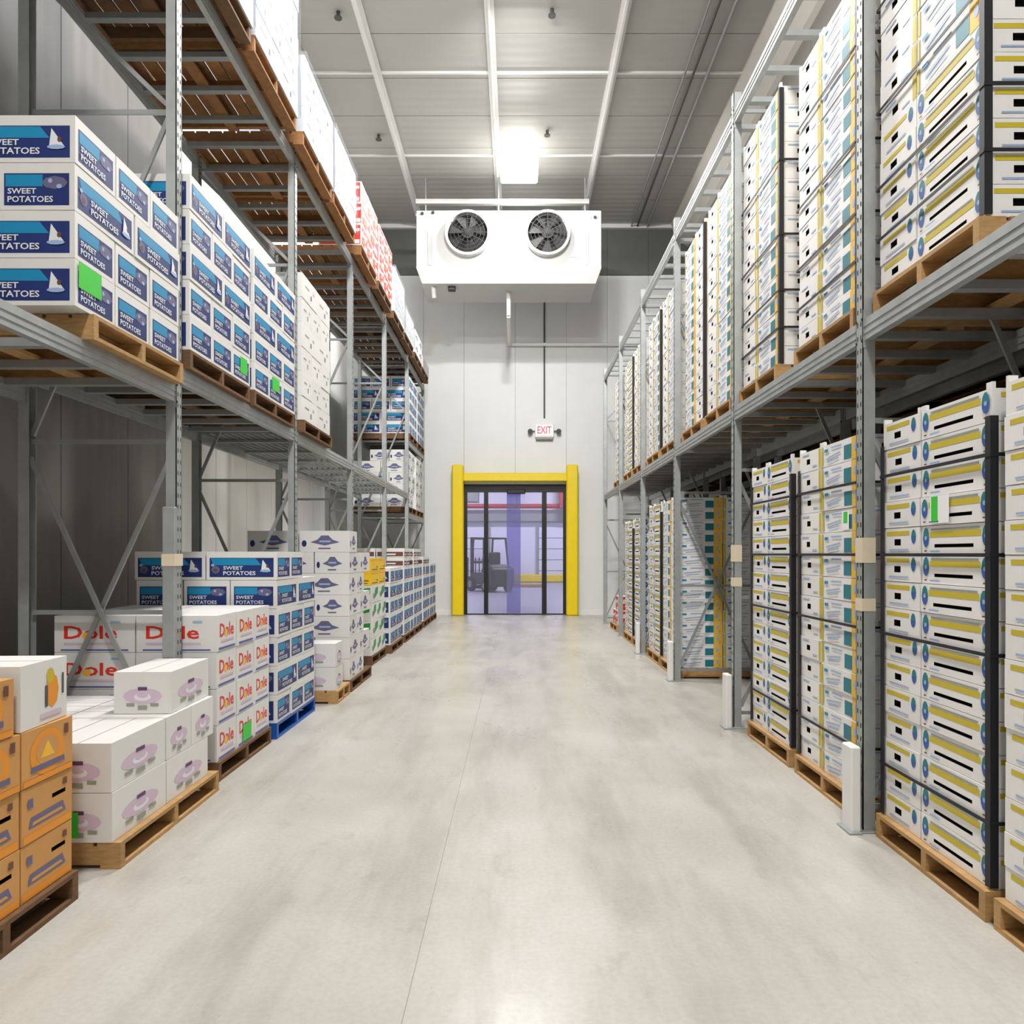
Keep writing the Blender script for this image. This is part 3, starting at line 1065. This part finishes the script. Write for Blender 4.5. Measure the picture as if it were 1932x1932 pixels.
# ------------------------------------------------------------------ left rack loads
def left_pal(y, L, xf, z, label, k='wood_dark'):
    return pallet(-(xf + .6), y + L / 2, z, L, 1.2, label, PG, k)

def left_loads():
    # middle shelf
    P4 = 'left middle-shelf pallet'
    left_pal(3.98, 1.05, 2.20, 2.67, 'brown pallet under the first blue carton load, left shelf', 'wood')
    stack(-1, 2.22, 3.84, 2.802, 'blue', ['EEE', 'EEE', 'SS', 'EEE'], 'first ' + P4)
    sticker(PLACED[('first ' + P4, 0, 1, 0)], '+x', 'blue', .06, .62, .42, .98, 'sticker_green')
    left_pal(5.19, 1.16, 2.22, ZML, 'brown pallet under the second blue carton load, left shelf')
    stack(-1, 2.22, 5.19, ZML + .131, 'blue', ['EEE', 'EEE', 'SS', 'EEE', 'SS'], 'second ' + P4)
    sticker(PLACED[('second ' + P4, 0, 3, 0)], '+x', 'blue', .40, .80, .30, .85, 'sticker_green')
    left_pal(6.46, 1.16, 2.22, ZML, 'brown pallet under the third blue carton load, left shelf')
    stack(-1, 2.22, 6.46, ZML + .131, 'blue', ['EEE', 'EEE', 'SS', 'EEE', 'SS'], 'third ' + P4)
    sticker(PLACED[('third ' + P4, 0, 2, 0)], '+x', 'blue', .20, .75, .45, .95, 'sticker_green')
    left_pal(7.90, 1.20, 2.20, ZML, 'brown pallet under tall white cartons, left middle shelf')
    stack(-1, 2.22, 7.90, ZML + .131, 'white', ['SS', 'EEE', 'EEE', 'SS', 'EEE', 'SS'], 'fourth ' + P4)
    # last bay: two loads one above the other
    for y in (16.0, 17.3):
        q = 'near' if y < 17 else 'far'
        left_pal(y, 1.18, 2.26, 2.41, 'brown pallet under emblem cartons, %s half of last left bay' % q)
        stack(-1, 2.28, y, 2.541, 'grey', ['EE', 'EE', 'SS', 'EE', 'SS'], '%s middle left-end pallet' % q)
        left_pal(y, 1.18, 2.24, 3.95, 'brown pallet under high blue cartons, %s half of last left bay' % q)
        stack(-1, 2.25, y, 4.081, 'blue', ['EEE', 'EEE', 'SS', 'EEE', 'SS'], '%s upper left-end pallet' % q)
    # top shelf
    top = [(2.45, 'white', ['SS'] * 4), (3.68, 'white', ['SS'] * 4), (4.93, 'white', ['SS', 'EEE', 'SS', 'EEE', 'SS']), (6.19, 'white', ['SS', 'EEE', 'SS', 'EEE', 'SS']), (7.60, 'white', ['SS', 'EEE', 'SS']),
           (8.86, 'white', ['EEE', 'SS', 'EEE']), (10.4, 'red', ['EEE', 'SS', 'EEE']), (11.75, 'red', ['EEE', 'EEE', 'EEE']),
           (13.2, 'white', ['EEE', 'SS', 'EEE']), (14.5, 'white', ['EEE', 'SS']), (15.9, 'grey', ['SS', 'SS']), (17.15, 'white', ['SS'])]
    for i, (y, k, lay) in enumerate(top):
        left_pal(y, 1.18, 2.13, ZT_L, 'wooden pallet under the %s load on the left top shelf' % ORD[i + 1], 'wood_mid' if i in (3, 4, 5, 6) else 'wood_dark')
        z = stack(-1, 2.11, y, ZT_L + .131, k, lay, '%s left top-shelf pallet' % ORD[i + 1], near_rows=(i < 2))
        if 2 <= i <= 5 or 8 <= i <= 9:
            wrap(-1, 2.095, y - .012, y + 1.20, ZT_L + .14, z + .02, 'clear stretch wrap round the %s load on left top shelf' % ORD[i + 1])
    # floor: brown cartons at the corner
    left_pal(2.46, .97, 1.97, 0, 'dark pallet under brown cartons at the near left corner', 'wood_dark')
    stack(-1, 1.99, 2.71, .131, 'kraft', ['EE', 'EE', ('kraft_sun', 'EE')], 'first left floor pallet', full_top=True)
    put('kraft_sun', -(1.99 + .28), 2.85, .131 + .232 * 3, 0, 'brown carton on top of brown stack beside white carton, left edge')
    put('orange', -2.21, 3.235, .131 + .232 * 3, .06, 'white carton with orange fruit print on brown stack', group=False)
    # white mauve cartons stand in the aisle before the rack post
    left_pal(3.75, 1.25, 1.95, 0, 'wooden pallet under mauve printed cartons on left floor', 'wood')
    stack(-1, 1.985, 3.74, .131, 'mauve', ['SS', 'SEE'], 'second left floor pallet', depth=1.16, full_top=True)
    sticker(PLACED[('second left floor pallet', 0, 1, 0)], '-x', 'mauve', .02, .50, .10, .62, 'sticker_green')
    put('mauve', -(1.99 + .19), 4.42 + .30, .131 + .245 * 2, PI / 2 + .03, 'mauve-printed white carton lying alone atop the low white stack')
    # red lettered fruit
    left_pal(5.18, 1.10, 2.02, 0, 'dark pallet under red lettered fruit cartons, left floor')
    stack(-1, 2.03, 5.18, .131, 'dole', ['EEE', 'EEE', 'EEE', 'EEE'], 'third left floor pallet', full_top=True)
    sticker(PLACED[('third left floor pallet', 0, 2, 0)], '+x', 'dole', .30, .80, .10, .60, 'sticker_green')
    # blue cartons on blue pallet
    left_pal(6.38, 1.18, 2.0, 0, 'blue plastic pallet under blue carton stack, left floor', 'blue_plastic')
    stack(-1, 2.0, 6.38, .131, 'blue', ['EEE', 'SS', 'EEE', 'EEE', 'SS', 'EE'], 'fourth left floor pallet', full_top=True)
    # emblem cartons
    left_pal(7.88, .60, 1.85, 0, 'wooden pallet under two low mauve cartons, left floor', 'wood')
    stack(-1, 1.87, 7.90, .131, 'mauve', ['E', 'E'], 'fifth left floor pallet', depth=1.25)
    left_pal(8.55, 1.17, 1.85, 0, 'dark pallet under tall emblem carton stack, left floor')
    stack(-1, 1.87, 8.56, .131, 'grey', ['EE', 'SS', 'EE', 'SS', 'EE', 'SS', ('grey', 'E')], 'sixth left floor pallet')
    left_pal(10.58, 1.10, 2.0, 0, 'dark pallet under green printed cartons, left floor')
    stack(-1, 2.01, 10.58, .131, 'green', ['EEE', 'SS', 'EEE', 'SS', ('yellow', 'SS'), ('yellow', 'SS')], 'seventh left floor pallet')
    for i, y in enumerate((11.85, 13.30, 14.58, 16.0, 17.25)):
        left_pal(y, 1.18, 1.94, 0, 'dark pallet under the %s far blue carton stack, left floor' % ORD[i + 1])
        lay = ['EEE', 'SS', 'EEE', 'SS', 'EEE']
        if i in (1, 2):
            lay = lay[:5] + [('browntop', 'EE'), ('browntop', 'EEE')]
        if i == 3:
            lay = lay[:5] + [('browntop', 'EEE')]
        stack(-1, 1.96, y, .131, 'blue', lay, '%s left floor pallet' % ORD[8 + i])

def wrap(s, x, y0, y1, z0, z1, label):
    """loose stretch film: a shell round the load, drawn in at the top"""
    m = MB()
    n = 10
    rows = 7
    x0, x1 = x, x + 1.18
    ring0 = []
    per = []
    for i in range(n): per.append((x0, y0 + (y1 - y0) * i / n))
    for i in range(n): per.append((x0 + (x1 - x0) * i / n, y1))
    for i in range(n): per.append((x1, y1 - (y1 - y0) * i / n))
    for i in range(n): per.append((x1 - (x1 - x0) * i / n, y0))
    cx, cy = (x0 + x1) / 2, (y0 + y1) / 2
    vs = []
    K = len(per)
    for r in range(rows + 1):
        f = r / rows
        z = z0 + (z1 - z0) * f
        for (px, py) in per:
            a = random.uniform(0, .012)
            ox = (px - cx); oy = (py - cy)
            q = 1 + a
            vs.append((s * (cx + ox * q), cy + oy * q, z + random.uniform(-.01, .01) * (0 < r < rows)))
    fs = []
    for r in range(rows):
        for i in range(K):
            j = (i + 1) % K
            fs.append((r * K + i, r * K + j, (r + 1) * K + j, (r + 1) * K + i))
    # lid drawn in
    top = [(s * (cx + (px - cx) * .55), cy + (py - cy) * .55, z1 + .025 + random.uniform(-.004, .008)) for px, py in per]
    b = len(vs); vs += top
    for i in range(K):
        j = (i + 1) % K
        fs.append((rows * K + i, rows * K + j, b + j, b + i))
    fs.append(tuple(b + i for i in range(K)))
    m.add(vs, fs, 'film', True)
    o = m.build('stretch_wrap')
    tag(o, label, 'stretch wrap', 'clear stretch wraps on the left top shelf')
    return o
left_loads()

# ------------------------------------------------------------------ cooler
def cooler():
    y0 = 16.4; x0, x1 = -2.16, 1.82; zb, zp, zt = 7.38, 7.70, 8.93
    t = thing('evaporator_cooler', 'white ceiling hung cooling unit with two dark round fans', 'cooler', ((x0 + x1) / 2, y0, zb))
    ox = (x0 + x1) / 2
    X0, X1 = x0 - ox, x1 - ox
    H0, H1 = zp - zb, zt - zb
    MB().cbox(X0, X1, 0, 1.35, H0, H1, 'cooler_white', .015).build('casing', t)
    # drip tray, tapering downwards
    v = [(X0, -.04, H0), (X1, -.04, H0), (X1, 1.39, H0), (X0, 1.39, H0), (X0 + .12, .06, 0), (X1 - .12, .06, 0), (X1 - .12, 1.3, 0), (X0 + .12, 1.3, 0)]
    MB().add(v, [(0, 1, 5, 4), (1, 2, 6, 5), (2, 3, 7, 6), (3, 0, 4, 7), (4, 5, 6, 7), (3, 2, 1, 0)], 'cooler_white').build('drip_tray', t)
    for fx in (-1.05, .66):
        cx, cz = fx - ox, 8.40 - zb
        f = MB()
        n = 32
        R = .43
        f.ring((cx, -.16, cz), 'y', R, R + .05, 'cooler_white', n, .17)
        sh = f.build('fan_shroud', t)
        b = MB()
        vs = [(cx + R * math.cos(2 * PI * i / n), -.004, cz + R * math.sin(2 * PI * i / n)) for i in range(n)]
        b.add(vs, [tuple(range(n))], 'fan_back')
        b.build('fan_duct', sh)
        bl = MB()
        for i in range(7):
            a = 2 * PI * i / 7 + .2
            pts = []
            for rr, da, dy in ((.10, -.22, -.05), (R - .03, -.30, -.03), (R - .03, .26, -.10), (.10, .22, -.09)):
                pts.append((cx + rr * math.cos(a + da), dy, cz + rr * math.sin(a + da)))
            pts2 = [(p[0], p[1] - .006, p[2]) for p in pts]
            bl.add(pts + pts2, [(0, 1, 2, 3), (7, 6, 5, 4), (0, 4, 5, 1), (1, 5, 6, 2), (2, 6, 7, 3), (3, 7, 4, 0)], 'fan_dark')
        bl.tube((cx, -.02, cz), (cx, -.13, cz), .11, 'fan_dark', 16)
        bl.build('fan_blades', sh)
        g = MB()
        for rr in (.12, .20, .28, .36):
            g.ring((cx, -.165, cz), 'y', rr, rr + .008, 'fan_dark', 24, .008)
        for i in range(6):
            a = PI * i / 6
            g.bar((cx - R * math.cos(a), -.155, cz - R * math.sin(a)), (cx + R * math.cos(a), -.155, cz + R * math.sin(a)), .008, .008, 'fan_dark')
        g.build('fan_guard', sh)
    for px, w in ((-1.86, .05), (1.50, .035)):
        MB().box(px - ox - w, px - ox + w, -.012, .0, H0 + .05, H0 + .78, 'grey_paint').build('panel_slot', t)
    MB().box(1.14 - ox, 1.42 - ox, -.010, 0, H0 + .22, H0 + .92, 'cooler_white').build('access_panel', t)
    for px, pz in ((-2.03, 8.86), (1.68, 8.78), (-1.80, 8.88)):
        MB().tube((px - ox, .0, pz - zb), (px - ox, -.02, pz - zb), .035, 'slot', 10).build('bolt_cap', t)
    MB().tube((-1.82 - ox, .25, 0.02), (-1.80 - ox, .25, -.26), .05, 'cooler_white', 12).build('drain_stub', t)
    MB().cbox(-1.50 - ox, -1.34 - ox, .2, .34, -.09, .0, 'black', .01).build('junction_box', t)
    for px in (-2.0, -.4, 1.5):
        MB().tube((px - ox, .35, H1), (px - ox, .35, ZC - zb - .1), .015, 'galv', 8).build('hanger_rod', t)
    MB().box(x0 - .05 - ox, 1.58 - ox, .28, .40, H1 + .28, H1 + .38, 'cooler_white').build('hanger_rail', t)
    MB().box(x0 - .05 - ox, 1.58 - ox, .28, .40, H1 + .0, H1 + .06, 'grey_paint').build('hanger_rail', t)
    # white drain pipe from the tray to the right wall
    m = MB().tube((-.18, 17.0, zb - .02), (-.18, 17.0, 6.85), .05, 'white_metal', 12)
    m.tube((-.18, 17.0, 6.85), (-.18, YF - .08, 6.85), .05, 'white_metal', 12)
    m.tube((-.24, YF - .08, 6.85), (3.9, YF - .08, 6.85), .045, 'white_metal', 12)
    tag(m.build('drain_pipe'), 'white drain pipe running from the cooler across the far wall', 'pipe')
    m = MB().tube((.70, YF - .021, 5.0), (.70, YF - .021, 9.85), .02, 'conduit', 8)
    tag(m.build('conduit'), 'thin dark upright conduit on far wall above exit sign', 'conduit')
cooler()

# ------------------------------------------------------------------ sprinkler heads
def heads():
    m = MB().tube((0, 0, 0), (0, 0, -.09), .03, 'conduit', 8).tube((0, 0, -.09), (0, 0, -.11), .06, 'conduit', 10)
    me = m.mesh('sprinkler_head')
    for x, y, lab in ((-2.75, 11.75, 'dark ceiling sprinkler left of left rail, upper edge'), (.54, 11.7, 'dark ceiling sprinkler right of middle rail, upper edge'),
                      (-2.75, 15.2, 'dark ceiling sprinkler left of the left rail, nearer the cooler'), (.60, 15.05, 'dark ceiling sprinkler just right of the glowing lamp')):
        tag(link('ceiling_sprinkler', me, None, (x, y, ZC)), lab, 'sprinkler', 'dark sprinkler heads on the ceiling')
heads()

# ------------------------------------------------------------------ exit sign
def exit_sign():
    t = thing('exit_sign', 'lit exit sign with two lamp heads above the door', 'sign', (.70, YF - .06, 4.44))
    MB().cbox(-.24, .24, -.02, .05, 0.06, .40, 'white_metal', .01).build('sign_box', t)
    MB().box(-.21, .21, -.026, -.021, .12, .37, 'sign_glow').build('sign_face', t)
    m = MB()
    v, f = text_poly('EXIT')
    m.add([(-.18 + .36 * a, -.029, .15 + .19 * b) for a, b in v], f, 'sign_red')
    m.build('lettering', t)
    MB().cbox(-.22, .22, -.05, .05, 0.0, .055, 'grey_paint', .01).build('battery_box', t)
    for s in (-1, 1):
        h = MB().tube((s * .24, 0, .22), (s * .34, 0, .22), .015, 'conduit', 8)
        h.tube((s * .36, .03, .22), (s * .36, -.09, .20), .05, 'conduit', 12, .065)
        h.build('lamp_head', t)
exit_sign()

# ------------------------------------------------------------------ door and goal post
def door():
    t = thing('goalpost_guard', 'bright yellow steel goalpost round the far doorway', 'guard', (-.04, YF - .2, 0))
    for s, x in ((-1, -1.48), (1, 1.39)):
        MB().cbox(x + .04 - .145, x + .04 + .145, -.13, .13, 0, 3.78, 'yellow', .03).build('post', t)
    MB().cbox(-1.30, 1.30, -.10, .10, 3.37, 3.58, 'yellow', .02).build('crossbar', t)
    d = structure(link('door_1', None, None, (0, YF + .06, 0)))
    b = MB().box(DX0, DX1, -.05, .05, 3.12, DZ, 'black')
    hd = b.build('door_header', d)
    b = MB()
    b.cbox(-.25, .22, -.12, -.05, 3.07, 3.19, 'black', .02)
    b.build('door_sensor', hd)
    for x, w in ((DX0 + .03, .05), (DX1 - .03, .05), (-.78, .055), (.70, .06)):
        MB().box(x - w, x + w, -.04, .04, 0, 3.12, 'black').build('door_stile', d)
    MB().box(DX0, DX1, -.03, .03, 0, .03, 'black').build('door_track', d)
    for a, c in ((DX0 + .08, -.83), (-.72, .64), (.76, DX1 - .08)):
        MB().box(a, c, -.006, .006, .03, 3.12, 'glass').build('door_pane', d)
    c = link('door_2', None, None, (0, YF + .35, 0))
    structure(c)
    MB().box(DX0, DX1, -.02, .02, 3.3, 3.36, 'galv').build('curtain_rail', c)
    MB().box(-.26, .10, -.002, .002, .02, 3.3, 'pvc').build('curtain_strip', c)
door()

# ------------------------------------------------------------------ dock beyond the door
def dock():
    y0, y1 = YF + .05, 42.0
    structure(MB().box(-9, 9, y0, y1 + .2, -.12, -.002, 'dock_floor').build('floor_dock'))
    structure(MB().box(-9, 9, y1, y1 + .2, 0, 7, 'dock_wall').build('wall_dock'))
    structure(MB().box(-9.2, -9, y0 + .12, y1, 0, 7, 'dock_wall').build('wall_dock_left'))
    structure(MB().box(9, 9.2, y0 + .12, y1, 0, 7, 'dock_wall').build('wall_dock_right'))
    structure(MB().box(-9.2, 9.2, y0 + .12, y1, 7, 7.15, 'dock_wall').build('ceiling_dock'))
    structure(MB().box(-9, XL, YF + .16, YF + .3, 0, 7, 'dock_wall').box(XR, 9, YF + .16, YF + .3, 0, 7, 'dock_wall').build('wall_dock_near'))
    # yellow kerb rail
    k = MB()
    k.cbox(-1.0, 5.0, y1 - .5, y1 - .3, .02, .42, 'yellow', .03)
    tag(k.build('kerb_rail'), 'low yellow guard rail along the dock back wall', 'guard rail')
    # dock doors and pipes on the back wall
    for x0, x1, lab in ((-4.6, -1.6, 'pale dock door panel left of the purple strip'), (1.2, 4.0, 'pale dock door panel behind the right pane')):
        t = thing('dock_door', lab, 'dock door', ((x0 + x1) / 2, y1 - .06, .0))
        w = (x1 - x0) / 2
        for i in range(5):
            MB().cbox(-w, w, -.03, .03, .03 + i * .6, .60 + i * .6, 'dock_wall', .015).build('door_panel', t)
        for s in (-1, 1):
            MB().box(s * w - .06 + s * .07, s * w + .06 + s * .07, -.06, .05, 0, 3.1, 'grey_paint').build('door_track', t)
    m = MB().box(-8, 8, y1 - .3, y1 - .12, 3.35, 3.75, 'grey_paint')
    tag(m.build('wall_duct'), 'long grey duct across the dock back wall', 'duct')
    m = MB().tube((-8, y1 - .42, 4.15), (8, y1 - .42, 4.15), .13, 'red_paint', 10)
    for x in (-4, 0, 4):
        m.tube((x, y1 - .42, 4.2), (x, y1 - .42, 6.99), .02, 'grey_paint', 6)
    tag(m.build('sprinkler_pipe'), 'red sprinkler pipe high across the dock', 'pipe')
    m = MB().cbox(2.3, 2.75, y1 - 1.0, y1 - .6, 4.0, 5.6, 'red_paint', .03)
    m.tube((2.5, y1 - .8, 5.5), (2.5, y1 - .8, 6.98), .04, 'grey_paint', 8)
    tag(m.build('red_cabinet'), 'tall red cabinet high behind the right door pane', 'cabinet')
    m = MB().cbox(-2.85, -1.95, y1 - 3.0, y1 - 2.2, 4.2, 4.9, 'grey_paint', .03)
    m.tube((-2.4, y1 - 2.6, 4.85), (-2.4, y1 - 2.6, 6.98), .04, 'grey_paint', 8)
    tag(m.build('unit_heater'), 'grey box unit high behind the left door pane', 'heater')
    pallet(.55, 36.0, 0, 1.1, 1.4, 'pale empty pallet lying on the dock floor', PG, 'wood')
    # lamps
    me = MB().cbox(-.6, .6, -.15, .15, 0, .12, 'dock_glow', .02).mesh('diffuser')
    for i, (x, y) in enumerate(((-3, 25), (3, 25), (-3, 32), (3, 32), (-3, 38.5), (3, 38.5))):
        t = thing('dock_lamp', '%s lamp over the dock, %s row' % (('left', 'right')[i % 2], ('near', 'middle', 'far')[i // 2]), 'lamp', (x, y, 6.85), 0, 'lamps over the dock')
        link('diffuser', me, t)
        ld = bpy.data.lights.new('lamp_light', 'AREA')
        ld.shape = 'RECTANGLE'; ld.size = 1.1; ld.size_y = .3; ld.energy = DOCK_W; ld.color = (.95, .95, 1.0)
        lo = bpy.data.objects.new('lamp_light', ld); COL.objects.link(lo); lo.parent = t; lo.location = (0, 0, -.01)
dock()

def forklift():
    t = thing('forklift', 'dark forklift parked behind the left door panes', 'forklift', (-1.25, 31.8, 0), 0.55)
    # local +y is the fork side
    b = MB()
    b.cbox(-.52, .52, -1.15, .55, .28, .78, 'truck', .06)
    b.cbox(-.52, .52, -1.20, -.55, .45, 1.12, 'truck', .10)
    b.build('chassis', t)
    MB().cbox(-.54, .54, -1.38, -1.10, .22, 1.0, 'black', .08).build('counterweight', t)
    MB().cbox(-.26, .26, -.62, -.12, 1.0, 1.14, 'rubber', .04).cbox(-.26, .26, -.72, -.58, 1.10, 1.62, 'rubber', .05).build('seat', t)
    MB().tube((.0, .42, .80), (.0, .12, 1.22), .03, 'black', 10).ring((0, .08, 1.26), 'y', .13, .16, 'black', 16, .03).build('steering_wheel', t)
    g = MB()
    for sx in (-1, 1):
        g.bar((sx * .48, .48, .75), (sx * .46, .30, 2.18), .06, .06, 'black')
        g.bar((sx * .48, -.95, 1.0), (sx * .46, -.75, 2.18), .06, .06, 'black')
        g.bar((sx * .46, .34, 2.18), (sx * .46, -.80, 2.18), .06, .06, 'black')
    for i in range(7):
        y = -.78 + i * .18
        g.bar((-.46, y, 2.20), (.46, y, 2.20), .05, .035, 'black')
    g.build('overhead_guard', t)
    m = MB()
    for sx in (-1, 1):
        m.box(sx * .30 - .05, sx * .30 + .05, .66, .80, .06, 2.25, 'black')
    for z in (.35, 1.2, 2.2):
        m.box(-.35, .35, .68, .78, z - .05, z + .05, 'black')
    m.box(-.5, .5, .80, .86, .10, .22, 'black'); m.box(-.5, .5, .80, .86, .50, .60, 'black')
    for i in range(6):
        x = -.45 + i * .18
        m.box(x - .015, x + .015, .80, .84, .6, 1.4, 'black')
    m.build('mast', t)
    for sx in (-1, 1):
        MB().box(sx * .25 - .05, sx * .25 + .05, .86, 1.9, .05, .09, 'black').box(sx * .25 - .05, sx * .25 + .05, .84, .89, .05, .6, 'black').build('fork', t)
    for sx, y, r in ((-1, .38, .30), (1, .38, .30), (-1, -.85, .25), (1, -.85, .25)):
        w = MB().tube((sx * .44, y, r), (sx * .60, y, r), r, 'rubber', 20)
        w = w.build('wheel', t)
        MB().tube((sx * .59, y, r), (sx * .612, y, r), r * .5, 'grey_paint', 14).build('wheel_hub', w)
forklift()
